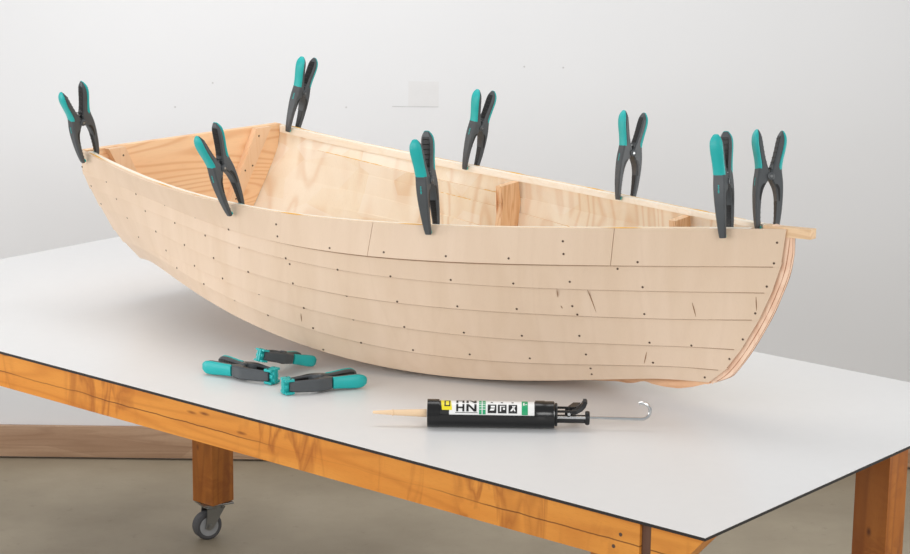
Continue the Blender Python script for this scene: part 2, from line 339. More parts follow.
def caster_parts(par, turn, cx=0, cy=0):
    Mx = Matrix.Translation((cx, cy, 0)) @ Matrix.Rotation(turn, 4, 'Z') @ Matrix.Scale(1.141, 4)
    def fin(name, bm, mat):
        bmesh.ops.transform(bm, matrix=Mx, verts=bm.verts); return link(name, bm, mat, par)
    bm = bmesh.new(); box(bm, -0.038, 0.038, -0.034, 0.034, 0.0875, 0.0918, 0.001); cyl(bm, (0,0,0.078), (0,0,0.088), 0.022, n=20); fin('caster_plate', bm, M['zinc'])
    bm = bmesh.new()
    for s in (-1, 1):   # fork cheek
        pr = [(-0.022, 0.079), (0.022, 0.079), (0.010, 0.030), (0.0, 0.024), (-0.010, 0.030)]
        pr = [(x-0.018*(0.079-z)/0.05, z) for x, z in pr]
        loft(bm, [[(x, s*0.0165, z) for x, z in pr], [(x, s*0.0190, z) for x, z in pr]])
    box(bm, -0.022, 0.022, -0.019, 0.019, 0.0765, 0.0795); cyl(bm, (-0.017,-0.022,0.034), (-0.017,0.022,0.034), 0.006, n=12)
    fin('caster_fork', bm, M['zinc'])
    bm = bmesh.new(); lathe(bm, [(-0.013,0.023),(-0.0135,0.029),(-0.010,0.0335),(0.010,0.0335),(0.0135,0.029),(0.013,0.023)], 'y', 36, (-0.017,0,0.0336)); fin('caster_wheel', bm, M['tyre'])
    bm = bmesh.new(); lathe(bm, [(-0.0142,0.012),(-0.0138,0.0232),(0.0138,0.0232),(0.0142,0.012)], 'y', 30, (-0.017,0,0.0336)); lathe(bm, [(-0.0158,0.004),(-0.0155,0.009),(0.0155,0.009),(0.0158,0.004)], 'y', 20, (-0.017,0,0.0336)); fin('wheel_hub', bm, M['hub'])
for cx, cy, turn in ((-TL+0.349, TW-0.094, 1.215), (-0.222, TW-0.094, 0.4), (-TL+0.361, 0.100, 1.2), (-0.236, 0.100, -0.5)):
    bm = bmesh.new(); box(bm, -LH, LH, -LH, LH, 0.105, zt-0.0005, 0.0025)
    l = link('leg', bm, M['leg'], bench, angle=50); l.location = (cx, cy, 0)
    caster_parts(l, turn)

# ------------------------------------------------------------------ the boat
CT = np.array(CTRL)                       # 7 chine lines of the near side, 15 stations each: x along, y (minus = near), z above the table
BX, BY, PSI = 0.62834, 3.98520, R(-42)
boat = empty('rowing_boat', (BX, BY, TZ), PSI)
tag(boat, 'small unfinished pale plywood rowing boat lying on the white workbench', 'boat')
def spline(k, s):
    """smooth evaluation of chine line k at s in 0..1 (Catmull-Rom)"""
    n = CT.shape[1]; f = min(max(s, 0), 1)*(n-1); i = min(int(f), n-2); u = f-i
    P = [CT[k][min(max(j, 0), n-1)] for j in (i-1, i, i+1, i+2)]
    if i == 0: P[0] = 2*P[1]-P[2]
    if i == n-2: P[3] = 2*P[2]-P[1]
    return 0.5*((2*P[1])+(-P[0]+P[2])*u+(2*P[0]-5*P[1]+4*P[2]-P[3])*u*u+(-P[0]+3*P[1]-3*P[2]+P[3])*u**3)
def frame_at(k, s):
    """points on chine k and k+1 at s and the outward normal of the strake between them"""
    a, b = spline(k, s), spline(k+1, s)
    e = 1e-3; s0, s1 = max(s-e, 0), min(s+e, 1)
    t = (spline(k, s1)+spline(k+1, s1))-(spline(k, s0)+spline(k+1, s0))
    n = np.cross(t, b-a); n /= np.linalg.norm(n)
    if n[1] > 0: n = -n
    return a, b, n
T_ = 0.005
def lap_off(k, s, T, ln):
    """outward offset of the strake's outer face at fraction T from its upper to its lower edge"""
    fade = 1.0 if s < 0.9 else max(0.25, (1-s)/0.1*0.75+0.25)
    fade *= 0.45+0.55*min(1.0, max(0.0, (s-0.08)/0.27))  # laps thinned towards the stern, imitating light that hides their lines
    ext = 0.010 if k > 0 else 0.0
    return T_*fade*(T*ln+ext)/(ln+ext)
def on_strake(k, s, T):
    a, b, nn = frame_at(k, s)
    return a*(1-T)+b*T+nn*lap_off(k, s, T, float(np.linalg.norm(b-a))), nn
def strake_bm(k, side, s0=0.0, s1=1.0, n=72):
    bm = bmesh.new(); rings = []
    for i in range(n+1):
        s = s0+(s1-s0)*i/n
        a, b, nn = frame_at(k, s)
        d = (b-a)/np.linalg.norm(b-a)
        top = a - d*(0.010 if k > 0 else 0.0)
        nf = nn.copy()
        full = lap_off(k, s, 1.0, 1.0); th = T_ if side < 0 else 0.0085     # the laps run out towards the stem
        ring = []
        for w, off in ((0, 0.0), (0.5, 0.5), (1, 1.0)):
            p = top*(1-w)+b*w; ring.append(p+nf*full*off)
        for w, off in ((1, 1.0), (0.5, 0.5), (0, 0.0)):
            p = top*(1-w)+b*w; ring.append(p+nf*(full*off-th))
        r = [Vector((p[0], min(p[1], -0.0062), p[2])) for p in ring]
        if side > 0: r = [Vector((p.x, -p.y, p.z)) for p in r]
        rings.append(r)
    loft(bm, rings)
    return bm
near_strakes = {}
for side in (-1, 1):
    for k in range(6):
        if k == 0 and side == -1:
            segs = ((0.0, 0.5483), (0.5489, 0.8217), (0.8223, 1.0))
        else: segs = ((0.0, 1.0),)
        for s0, s1 in segs:
            o = link('strake', strake_bm(k, side, s0, s1, 72 if len(segs) == 1 else 36), M['ply'] if side < 0 else M['ply_in'], boat, angle=30)
            if side < 0: near_strakes[(k, s0)] = o
def strake_of(k, s):
    best = None
    for (kk, s0), o in near_strakes.items():
        if kk == k and s0 <= s: best = o
    return best
for k, s, T in SCREWS:
    p, nn = on_strake(k, s, T)
    bm = bmesh.new(); p = Vector(p); nn = Vector(nn)
    cyl(bm, p-nn*0.001, p+nn*0.0004, 0.0023, n=10)
    link('screw', bm, M['hole'], strake_of(k, s))
for cr in CRACKS:
    bm = bmesh.new(); pts = []
    for k, s, T in cr:
        p, nn = on_strake(k, s, T); pts.append(Vector(p+nn*0.0001))
    pts2 = []
    for p, q in zip(pts[:-1], pts[1:]):
        for i in range(4): pts2.append(p.lerp(q, i/4))
    pts2.append(pts[-1])
    m_ = len(pts2)
    tube(bm, pts2, [0.0003+0.0008*math.sin(math.pi*i/(m_-1)) for i in range(m_)], 5)
    link('grain_crack', bm, M['crackm'], strake_of(cr[0][0], cr[0][1]))
# thin dark bead imitating the shadow line under each lapped plank
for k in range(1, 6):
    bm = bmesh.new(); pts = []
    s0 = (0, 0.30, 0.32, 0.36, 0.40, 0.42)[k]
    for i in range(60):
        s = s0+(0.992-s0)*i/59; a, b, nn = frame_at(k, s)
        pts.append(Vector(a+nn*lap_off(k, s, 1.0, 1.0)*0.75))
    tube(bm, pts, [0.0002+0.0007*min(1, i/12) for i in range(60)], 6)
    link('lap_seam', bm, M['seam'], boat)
# bottom planks, keel
for side in (-1, 1):
    bm = bmesh.new(); rings = []
    for i in range(61):
        s = i/60; c = spline(6, s); y = c[1]*-side
        if side < 0: y = c[1]
        rings.append([Vector((c[0], y, c[2]+0.001)), Vector((c[0], 0.0, c[2]-0.004*math.sin(math.pi*min(s*1.4, 1)))), Vector((c[0], 0.0, c[2]+0.003)), Vector((c[0], y, c[2]+0.007))])
    loft(bm, rings)
    link('bottom_plank', bm, M['ply'] if side < 0 else M['ply_in'], boat)
kb = [(-1.62,0.112),(-1.45,0.070),(-1.2,0.012),(-1.05,0.0008),(-0.9,0.0008),(-0.7,0.0008),(-0.6,0.002),(-0.5,0.010),(-0.42,0.022),(-0.39,0.027),(-0.365,0.028),(-0.345,0.032),(-0.33,0.038),(-0.318,0.041),(-0.30,0.0385),(-0.27,0.0385),(-0.235,0.042),(-0.20,0.052),(-0.17,0.064)]
x6 = [spline(6, s)[0] for s in np.linspace(0, 1, 120)]; z6 = [spline(6, s)[2] for s in np.linspace(0, 1, 120)]
bm = bmesh.new(); rings = []
kx = [p[0] for p in kb]; kz = [p[1] for p in kb]
for x in np.linspace(-1.62, -0.165, 160):
    zt_ = float(np.interp(x, x6, z6))+0.0025; z_ = min(float(np.interp(x, kx, kz)), zt_-0.002)
    rings.append([Vector((x,-0.011,z_)), Vector((x,0.011,z_)), Vector((x,0.011,zt_)), Vector((x,-0.011,zt_))])
loft(bm, rings); link('keel', bm, M['keel'], boat, angle=40)
# stem post
st = [CT[k][-1] for k in range(7)]
prof = [(p[0], p[2]) for p in st]
fine = []
for i in range(len(prof)-1):
    P0 = np.array(prof[max(i-1, 0)]); P1 = np.array(prof[i]); P2 = np.array(prof[i+1]); P3 = np.array(prof[min(i+2, len(prof)-1)])
    for j in range(8):
        u = j/8; q = 0.5*(2*P1+(P2-P0)*u+(2*P0-5*P1+4*P2-P3)*u*u+(3*P1-P0-3*P2+P3)*u**3); fine.append((float(q[0]), float(q[1])))
fine.append(prof[-1])
bm = bmesh.new(); rings = []
for i, (x, z) in enumerate(fine):
    j0, j1 = max(i-5, 0), min(i+5, len(fine)-1)
    tx, tz = fine[j1][0]-fine[j0][0], fine[j1][1]-fine[j0][1]; l = math.hypot(tx, tz); nx, nz = -tz/l, tx/l
    if nx < 0: nx, nz = -nx, -nz
    f = 0.0150*min(1.0, 0.15+(len(fine)-1-i)/9.0)*min(1.0, 0.5+i/10.0); g = -0.035
    rings.append([Vector((x+nx*f,-0.0048,z+nz*f)), Vector((x+nx*f,0.0048,z+nz*f)), Vector((x+nx*0.006,0.0062,z+nz*0.006)), Vector((x+nx*g,0.0066,z+nz*g)), Vector((x+nx*g,-0.0066,z+nz*g)), Vector((x+nx*0.006,-0.0062,z+nz*0.006))])
loft(bm, rings); stem = link('stem_post', bm, M['stem'], boat, angle=40)
for ed in (0, 1, 2):        # glue lines between the stem laminations
    bm = bmesh.new()
    pts = [(r[5].lerp(r[0], 0.15), r[0].lerp(r[1], 0.25), r[0].lerp(r[1], 0.95))[ed] for r in rings]
    tube(bm, pts[2:-3], [0.0004+0.0004*abs(math.sin(i*0.31+ed)) for i in range(len(pts)-5)], 5); link('glue_line', bm, M['stemline'], stem)
# inwales along the inner face of the sheer
for side in (-1, 1):
    bm = bmesh.new(); rings = []
    for i in range(61):
        s = 0.0145+(0.962-0.0145)*i/60
        a, b, nn = frame_at(0, s); nh = np.array([nn[0], nn[1], 0]); nh /= np.linalg.norm(nh)
        dd = (b-a)/np.linalg.norm(b-a); a = a - nn*0.0052
        hh = 0.0175-0.0085*s; q = [a, a-nh*0.0140, a-nh*0.0140-[0,0,hh], a+dd*hh]
        q = [Vector((p[0], p[1]*(-side), p[2])) for p in q]
        rings.append(q)
    loft(bm, rings); link('inwale', bm, M['batten'], boat, smooth=False)
    # squeezed-out glue between plank and inwale
    bm = bmesh.new()
    pts = []
    for i in range(80):
        s = 0.02+0.9*i/79; a, b, nn = frame_at(0, s); p = a-nn*0.0052
        pts.append(Vector((p[0], p[1]*(-side), p[2]+0.0008)))
    rr = [0.0003+0.0013*max(0, math.sin(i*0.9)+math.sin(i*0.37+1)-0.9) for i in range(80)]
    tube(bm, pts, rr, 6); link('glue_line', bm, M['glue'], boat)
# glue squeezed out along the inner laps (far side)
for k in (1, 2, 3):
    segs = {1: ((0.1, 0.2), (0.38, 0.5), (0.545, 0.66), (0.69, 0.83)), 2: ((0.3, 0.36), (0.55, 0.7)), 3: ((0.5, 0.62),)}[k]
    for s0, s1 in segs:
        bm = bmesh.new(); pts = []
        for i in range(24):
            s = s0+(s1-s0)*i/23; a, b, nn = frame_at(k, s); d = (b-a)/np.linalg.norm(b-a)
            p = a-d*0.0105-nn*0.0085*0.6
            pts.append(Vector((p[0], -p[1], p[2])))
        tube(bm, pts, [0.0003+0.0011*abs(math.sin(i*0.8+k)) for i in range(24)], 5); link('glue_line', bm, M['glue'], boat)
# brown lines for glue and painted shadow along the far side's inner laps
for k, s0, s1 in ((1, 0.03, 0.90), (2, 0.04, 0.80), (3, 0.05, 0.62)):
    bm = bmesh.new(); pts = []
    for i in range(60):
        s = s0+(s1-s0)*i/59; a, b, nn = frame_at(k, s); d = (b-a)/np.linalg.norm(b-a)
        p = a-d*0.0102-nn*0.0085*0.55
        pts.append(Vector((p[0], -p[1], p[2])))
    tube(bm, pts, [0.0003+0.0004*abs(math.sin(i*0.23+k)) for i in range(60)], 5); link('lap_seam', bm, M['seam_in'], boat)
# transom board, upright, with its two cleats
RK = 0.0; S0 = CT[0][0]
def onT(y, z, d=0.0): return Vector((S0[0]-RK*(z-S0[2])+d, y, z))
cont = [(-p[0][1], p[0][2]) for p in CT]                 # half contour (y, z) from sheer to bottom
bm = bmesh.new()
half = [(y-0.0055, z+0.0005) for y, z in cont]
poly = [(-y, z) for y, z in half]+[(y, z) for y, z in reversed(half)]
loft(bm, [[onT(y, z, 0.003) for y, z in poly], [onT(y, z, 0.022) for y, z in poly]])
tr = link('transom', bm, M['transom'], boat, smooth=False)
for side in (-1, 1):
    bm = bmesh.new()
    top = (0.256, 0.378); bot = (0.112, 0.140)
    q = [(0.207, top[1]), (0.256, top[1]), (0.112, bot[1]), (0.078, bot[1])]; w = 0.045
    q = [(side*y, z) for y, z in q]
    loft(bm, [[onT(y, z, 0.0225) for y, z in q], [onT(y, z, 0.0395) for y, z in q]])
    cl = link('cleat', bm, M['cleat'], boat, smooth=False)
    for u, v in ((0.25, 0.08), (0.72, 0.38), (0.3, 0.42), (0.5, 0.7)):
        y = side*(top[0]+(bot[0]-top[0])*v-w*(1-u)+0.003); z = top[1]+(bot[1]-top[1])*v
        p = onT(y, z, 0.0395); bm = bmesh.new(); cyl(bm, p-Vector((0.001,0,0)), p+Vector((0.0005,0,0)), 0.0024, n=8); link('screw', bm, M['hole'], cl)
# sawn frames standing against the inner planking
def inner_at(k, x):
    """inner face point of chine k at station x"""
    lo, hi = 0.0, 1.0
    for _ in range(40):
        mid = (lo+hi)/2
        if spline(k, mid)[0] < x: lo = mid
        else: hi = mid
    s = (lo+hi)/2; a, b, nn = frame_at(min(k, 5), s); p = spline(k, s)-nn*(T_+0.0012)
    return p[1], p[2]
for X0, dep, kmax in ((-0.965, 0.062, 6), (-0.331, 0.052, 4)):
    for side in (-1, 1):
        outer = [inner_at(k, X0) for k in range(0, kmax+1)]
        y, z = outer[0]; outer[0] = (y+0.0145, z-0.0182+0.0085*(X0-S0[0])/(-S0[0]))
        y1, z1 = outer[1]
        outer = [(outer[0][0], outer[0][1])]+[(yy+0.002, zz) for yy, zz in outer[1:]]
        inner = []
        for i, (yy, zz) in enumerate(outer):
            j0, j1 = max(i-1, 0), min(i+1, len(outer)-1)
            ty, tz = outer[j1][0]-outer[j0][0], outer[j1][1]-outer[j0][1]; l = math.hypot(ty, tz)
            inner.append((yy+abs(tz)/l*dep, zz+abs(ty)/l*dep))
        inner[0] = (outer[0][0]+dep*0.97, outer[0][1]-0.004)
        inner = [(min(yy, -0.004), zz) for yy, zz in inner]
        pl = outer+list(reversed(inner))
        pl = [(yy*(-side), zz) for yy, zz in pl]
        bm = bmesh.new(); loft(bm, [[Vector((X0-0.008, yy, zz)) for yy, zz in pl], [Vector((X0+0.008, yy, zz)) for yy, zz in pl]])
        bmesh.ops.triangulate(bm, faces=[f for f in bm.faces if len(f.verts) > 4])
        link('frame', bm, M['frame'], boat, smooth=False)
# breasthook and the batten end that pokes out over the stem
zb_ = CT[0][-1][2]
bm = bmesh.new()
tri = []
for s in (0.970, 0.978, 0.986, 0.994):
    a, b, nn = frame_at(0, s); tri.append((a[0], a[1]+0.0205-0.012*(s-0.970)/0.024))
pl = [(x, min(y, -0.001)) for x, y in tri]; pl = pl+[(x, -y) for x, y in reversed(pl)]
loft(bm, [[Vector((x, y, zb_-0.018)) for x, y in pl], [Vector((x, y, zb_+0.001)) for x, y in pl]])
link('breasthook', bm, M['head'], boat, smooth=False)
bm = bmesh.new()
loft(bm, [[Vector((x, y, z+dz)) for y, z in ((-0.009, zb_-0.0175), (0.009, zb_-0.0175), (0.009, zb_+0.0015), (-0.009, zb_+0.0015))] for x, dz in ((-0.03, 0.0), (0.052, 0.005))])
link('stem_head', bm, M['head'], boat, smooth=False)

# ------------------------------------------------------------------ spring clamps
def interp(prof, v):
    return [float(np.interp(v, [p[0] for p in prof], [p[i] for p in prof])) for i in range(1, len(prof[0]))]
def smooth_prof(prof, n):
    vs = np.linspace(prof[0][0], prof[-1][0], n); out = []
    for v in vs: out.append((v, *interp(prof, v)))
    A = np.array(out); B_ = A.copy()
    for _ in range(2): B_[1:-1, 1:] = (B_[:-2, 1:]+2*B_[1:-1, 1:]+B_[2:, 1:])/4
    return [tuple(r) for r in B_]
def oct_ring(uc0, uc1, hw, v, sg, ch=0.0028, w0=0.0):
    u0, u1 = min(uc0, uc1), max(uc0, uc1); c = min(ch, (u1-u0)*0.42, hw*0.5)
    q = [(u0+c,-hw),(u1-c,-hw),(u1,-hw+c),(u1,hw-c),(u1-c,hw),(u0+c,hw),(u0,hw-c),(u0,-hw+c)]
    return [Vector((w+w0, u*sg, v)) for u, w in q]      # local x = along the sheer (w), y = opening (u), z = up (v)
# (v, inner u, outer u, half width)
ARM = [(0.0,0.0166,0.0240,0.0065),(0.004,0.0158,0.0252,0.0072),(0.02,0.0172,0.0272,0.0082),(0.04,0.0178,0.0292,0.0094),(0.065,0.0172,0.0300,0.0108),(0.082,0.0138,0.0298,0.0116),(0.094,0.0075,0.0290,0.0120),(0.101,0.0015,0.0284,0.0120),
       (0.110,0.0010,0.0268,0.0120),(0.117,0.0016,0.0258,0.0118),(0.128,0.0064,0.0256,0.0112),(0.145,0.0115,0.0284,0.0112),(0.160,0.0152,0.0318,0.0118),(0.175,0.0184,0.0342,0.0122),(0.188,0.0210,0.0336,0.0115),(0.196,0.0232,0.0314,0.0085),(0.199,0.0254,0.0294,0.0045)]
GRIP0 = 0.121
def build_clamp(arm, grip0, recess, pivot_v, pads, scale=1.0, chan=(0.128, 0.190), lower=(0.006, 0.062), logo=True, gch=0.0042):
    root = empty('spring_clamp')
    A = smooth_prof(arm, 42)
    for sg in (-1, 1):
        bm = bmesh.new()
        loft(bm, [oct_ring(a[1]*1.0, a[1]+(a[2]-a[1])*(0.72 if a[0] > grip0+0.003 else 1.0), a[3], a[0], sg) for a in A])
        o = link('jaw_arm', bm, M['grey'], root, angle=40)
        # teal grip over the outside of the handle
        bm = bmesh.new(); g = [a for a in A if a[0] >= grip0]
        rings = []
        for i, a in enumerate(g):
            e = 0.0011 if i > 0 else 0.0004
            rings.append(oct_ring(a[1]+(a[2]-a[1])*0.54, a[2]+0.0003, a[3]+e, a[0], sg, gch))
        last = g[-1]; rings.append(oct_ring(last[1]+0.0014, last[2]-0.001, last[3]*0.6, last[0]+0.0012, sg, 0.002))
        loft(bm, rings); link('grip', bm, M['teal'], root, angle=50)
        # black hollow on the inside of the handle, ribbed
        bm = bmesh.new(); h = [a for a in A if chan[0] <= a[0] <= chan[1]]
        loft(bm, [oct_ring(a[1]-0.0006, a[1]+0.003, a[3]*0.72, a[0], sg, 0.001) for a in h])
        for a in h[1::2]:
            loft(bm, [oct_ring(a[1]-0.0014, a[1]+0.002, a[3]*0.66, a[0]+dz, sg, 0.0004) for dz in (-0.0008, 0.0008)])
        link('handle_hollow', bm, M['blk'], o, angle=40)
        bm = bmesh.new(); h = [a for a in A if lower[0] <= a[0] <= lower[1]]
        loft(bm, [oct_ring(a[1]-0.0006, a[1]+0.003, a[3]*0.66, a[0], sg, 0.001) for a in h])
        for a in h[1::2]:
            loft(bm, [oct_ring(a[1]-0.0014, a[1]+0.002, a[3]*0.6, a[0]+dz, sg, 0.0004) for dz in (-0.0008, 0.0008)])
        link('jaw_hollow', bm, M['blk'], o, angle=40)
        for ws in (-1, 1):
            bm = bmesh.new(); rings = []
            for v in np.linspace(recess[0], recess[1], 8):
                a = (v, *interp(arm, v)); f = (v-recess[0])/(recess[1]-recess[0])
                u0 = a[1]+0.0022; u1 = u0+(0.0022+0.0045*f)*(1 if f < 0.95 else 0.7)
                rings.append([Vector((ws*(a[3]+0.00025), sg*u0, v)), Vector((ws*(a[3]+0.00025), sg*u1, v)), Vector((ws*(a[3]-0.002), sg*u1, v)), Vector((ws*(a[3]-0.002), sg*u0, v))])
            loft(bm, rings); link('pocket', bm, M['blk'], o, smooth=False)
        if logo:
            bm = bmesh.new(); z = pivot_v-0.004
            for i in range(7):
                a = (z, *interp(arm, z)); hh = (0.0016, 0.0011, 0.0019, 0.0010, 0.0013, 0.0019, 0.0015)[i]
                y0, y1 = sorted((sg*(a[2]-0.0008), sg*(a[2]+0.0004)))
                box(bm, -hh, hh*0.8, y0, y1, z-0.0016, z); z -= 0.0023
            link('logo_mark', bm, M['teal'], o, smooth=False)
        pads(sg, o, root, arm)
    hw = interp(arm, pivot_v)[2]+0.0022
    for ws in (-1, 1):
        bm = bmesh.new()
        lathe(bm, [(ws*(hw-0.003), 0.0082), (ws*hw, 0.0080), (ws*(hw+0.0006), 0.0070)], 'x', 24, (0, 0, pivot_v))
        link('hinge_boss', bm, M['grey'], root)
    bm = bmesh.new(); cyl(bm, (-hw-0.0014, 0, pivot_v), (hw+0.0014, 0, pivot_v), 0.0026, n=14); link('hinge_pin', bm, M['zinc'], root)
    bm = bmesh.new(); pts = []
    for i in range(60):
        t = i/59; pts.append((-0.0085+0.017*t, 0.0058*math.cos(t*26), pivot_v+0.012+0.0058*math.sin(t*26)))
    tube(bm, pts, 0.0009, 6); link('spring', bm, M['zinc'], root)
    return root
def tip_pads(sg, o, root, arm):
    bm = bmesh.new(); y0, y1 = sorted((sg*0.0146, sg*0.0176))
    box(bm, -0.0060, 0.0060, y0, y1, 0.0005, 0.0070, 0.0006); link('jaw_pad', bm, M['teal'], root)
proto = build_clamp(ARM, GRIP0, (0.058, 0.092), 0.107, tip_pads)
CL_LABELS = [
 'teal and grey spring clamp on the near stern corner, leftmost on the boat',
 'teal and grey spring clamp on the near gunwale, leaning before the orange transom',
 'teal and grey spring clamp halfway along the near gunwale, seen nearly edge on',
 'teal and grey spring clamp on the far gunwale right beside the transom corner',
 'teal and grey spring clamp midway along the far gunwale, left of the middle frame',
 'teal and grey spring clamp on the far gunwale, just left of the forward frame',
 'teal and grey spring clamp gripping the near planking at the bow, seen edge on',
 'wide open teal and grey spring clamp at the bow tip, rightmost of all clamps',
]
bw = Matrix.Translation((BX, BY, TZ)) @ Matrix.Rotation(PSI, 4, 'Z')
for i, (T, w, n, u, sc_) in enumerate(CLAMPS):
    c = proto if i == 0 else copy_tree(proto)
    m = Matrix(((w[0], -n[0], u[0], T[0]), (w[1], -n[1], u[1], T[1]), (w[2], -n[2], u[2], T[2]), (0, 0, 0, 1)))
    loc, rot, sc = (bw @ m).decompose()
    c.rotation_euler = rot.to_euler(); c.location = loc; c.scale = (sc_, sc_, sc_)
    tag(c, CL_LABELS[i], 'clamp', 'spring clamps holding the gunwales')

# small clamps lying on the table: same kind, bowed arms and swivelling pads
ARM2 = [(0.006,0.0080,0.0130,0.0095),(0.012,0.0095,0.0155,0.0118),(0.03,0.0125,0.0195,0.0122),(0.05,0.0160,0.0245,0.0126),(0.064,0.0140,0.0275,0.0132),(0.072,0.0040,0.0270,0.0132),(0.077,0.0012,0.0258,0.0132),
        (0.085,0.0015,0.0240,0.0128),(0.093,0.0048,0.0232,0.0120),(0.104,0.0075,0.0238,0.0114),(0.122,0.0105,0.0270,0.0122),(0.142,0.0140,0.0308,0.0134),(0.156,0.0168,0.0326,0.0130),(0.164,0.0190,0.0312,0.0102),(0.168,0.0220,0.0288,0.0056)]
def swivel_pads(sg, o, root, arm):
    bm = bmesh.new()
    def b(x0, x1, y0, y1, z0, z1):
        y0, y1 = sorted((sg*y0, sg*y1)); box(bm, x0, x1, y0, y1, z0, z1, 0.0008)
    b(-0.0155, 0.0155, 0.0006, 0.0060, -0.006, 0.011)
    for s in (-1, 1):
        x0, x1 = sorted((s*0.0106, s*0.0155)); b(x0, x1, 0.0060, 0.0150, -0.004, 0.015)
    b(-0.004, 0.004, 0.0060, 0.0100, -0.004, 0.004)
    link('swivel_pad', bm, M['teal'], root)
    bm = bmesh.new(); cyl(bm, (-0.0162, sg*0.0105, 0.008), (0.0162, sg*0.0105, 0.008), 0.0016, n=10); link('pad_pin', bm, M['blk'], root)
proto2 = build_clamp(ARM2, 0.093, (0.045, 0.068), 0.078, swivel_pads, chan=(0.098, 0.162), lower=(0.014, 0.060), logo=False, gch=0.0062)
SMALL = [((-0.3687, 4.2812), (-0.4995, 4.3699), 1.0, 'small clamp lying on the white bench, its teal handle pointing left'),
         ((-0.4010, 4.3240), (-0.3100, 4.4260), 0.85, 'small clamp lying behind the other two on the bench, closest to the hull'),
         ((-0.3401, 4.2055), (-0.200, 4.277), 1.0, 'small clamp lying on the bench nearest the caulking gun, teal handle pointing right')]
for i, (tip, hd, sc, lab) in enumerate(SMALL):
    c = proto2 if i == 0 else copy_tree(proto2)
    zt0, zt1 = (0.0172*sc, 0.0172*sc) if i != 1 else (0.0500, 0.0150)    # the middle one leans on its neighbour
    d = Vector((hd[0]-tip[0], hd[1]-tip[1], zt1-zt0)).normalized()
    z = (Vector((0, 0, 1))-d*d.z).normalized()
    y = d.cross(z)                                   # local z -> d, local x -> up
    m = Matrix(((z.x, -y.x, d.x, 0), (z.y, -y.y, d.y, 0), (z.z, -y.z, d.z, 0), (0, 0, 0, 1)))
    if m.determinant() < 0: m = Matrix(((z.x, y.x, d.x, 0), (z.y, y.y, d.y, 0), (z.z, y.z, d.z, 0), (0, 0, 0, 1)))
    c.rotation_euler = m.to_euler(); c.scale = (sc, sc, sc)
    c.location = (tip[0], tip[1], TZ+zt0)
    tag(c, lab, 'clamp', 'small clamps lying on the table')

# ------------------------------------------------------------------ caulking gun
gun = empty('caulking_gun', (0.0713, 3.9904, TZ), -0.012)
tag(gun, 'black caulking gun with a labelled cartridge lying on the workbench before the boat', 'caulking gun')
RC, ZC = 0.0236, 0.0268          # cartridge radius, axis height
G0, G1 = -0.1200, 0.1225         # barrel ends
def arc_shell(bm, x0, x1, r0, r1, a0, a1, n=28):
    for_r = []
    rings = []
    for i in range(n+1):
        a = R(a0+(a1-a0)*i/n); y, z = -math.cos(a), math.sin(a)
        rings.append([Vector((x0, y*r1, ZC+z*r1)), Vector((x1, y*r1, ZC+z*r1)), Vector((x1, y*r0, ZC+z*r0)), Vector((x0, y*r0, ZC+z*r0))])
    loft(bm, rings)
bm = bmesh.new(); lathe(bm, [(G0+0.006,0.012),(G0+0.008,RC),(G1-0.004,RC),(G1-0.002,0.012)], 'x', 48, (0,0,ZC)); cart = link('cartridge', bm, M['gunblk'], gun)
bm = bmesh.new(); arc_shell(bm, G0, G1, RC+0.0004, 0.0262, -188, 8); link('barrel', bm, M['gunblk'], gun)
bm = bmesh.new(); arc_shell(bm, G0-0.001, G0+0.022, RC+0.0003, 0.0266, 0, 360, 48); lathe(bm, [(G0-0.0015,0.010),(G0-0.001,0.0262),(G0+0.004,0.0262),(G0+0.0045,0.010)], 'x', 40, (0,0,ZC)); link('front_collar', bm, M['gunblk'], gun)
bm = bmesh.new(); lathe(bm, [(G1-0.038,RC),(G1-0.037,0.0264),(G1-0.020,0.0264),(G1-0.018,0.0256),(G1-0.002,0.0258),(G1,0.0240),(G1+0.001,0.006)], 'x', 48, (0,0,ZC)); link('rear_collar', bm, M['gunblk'], gun)
bm = bmesh.new(); lathe(bm, [(G1+0.001,0.0215),(G1+0.0015,0.0225),(G1+0.005,0.0225),(G1+0.0055,0.0215)], 'x', 40, (0,0,ZC)); link('rear_plate', bm, M['blk'], gun)
# nozzle
nz = empty('tmp'); bpy.data.objects.remove(nz)
NZ = ZC-0.0008
bm = bmesh.new(); lathe(bm, [(-0.1225,0.0078),(-0.150,0.0068),(-0.186,0.0054),(-0.1865,0.0064),(-0.1885,0.0064),(-0.189,0.0052),(-0.2245,0.0028),(-0.226,0.0020)], 'x', 24, (0,0,NZ)); link('nozzle', bm, M['nozzle'], gun)
# label
def patch(bm, x0, x1, a0, a1, r, n=10, sk=0.0):
    """curved rectangle on the cartridge; sk shifts the upper edge along x"""
    vs = []
    for i in range(n+1):
        f = i/n; a = R(a0+(a1-a0)*f); y, z = -math.cos(a)*r, ZC+math.sin(a)*r
        vs.append((bm.verts.new((x0+sk*f, y, z)), bm.verts.new((x1+sk*f, y, z))))
    for p, q in zip(vs[:-1], vs[1:]): bm.faces.new((p[0], p[1], q[1], q[0]))
def lx(px): return (px-428)/125.0*(G1-G0)+G0
lab = bmesh.new(); patch(lab, lx(440), lx(533), 9, 128, RC+0.0002, 24); label_o = link('label', lab, M['lblW'], cart)
bm = bmesh.new(); patch(bm, lx(440), lx(444), 9, 128, RC+0.0004, 24, 0.0); patch(bm, lx(443), lx(449), 8, 30, RC+0.0004, 6); link('label_black', bm, M['lblK'], label_o)
bm = bmesh.new(); patch(bm, lx(442), lx(452), 30, 120, RC+0.0006, 20, -0.004); link('label_emblem', bm, M['lblY'], label_o)
bm = bmesh.new()
patch(bm, lx(444.5), lx(450), 48, 54, RC+0.0008, 4); patch(bm, lx(444.5), lx(450), 86, 92, RC+0.0008, 4); patch(bm, lx(444.3), lx(445.6), 48, 90, RC+0.0008, 8); patch(bm, lx(449), lx(450.2), 48, 90, RC+0.0008, 8)
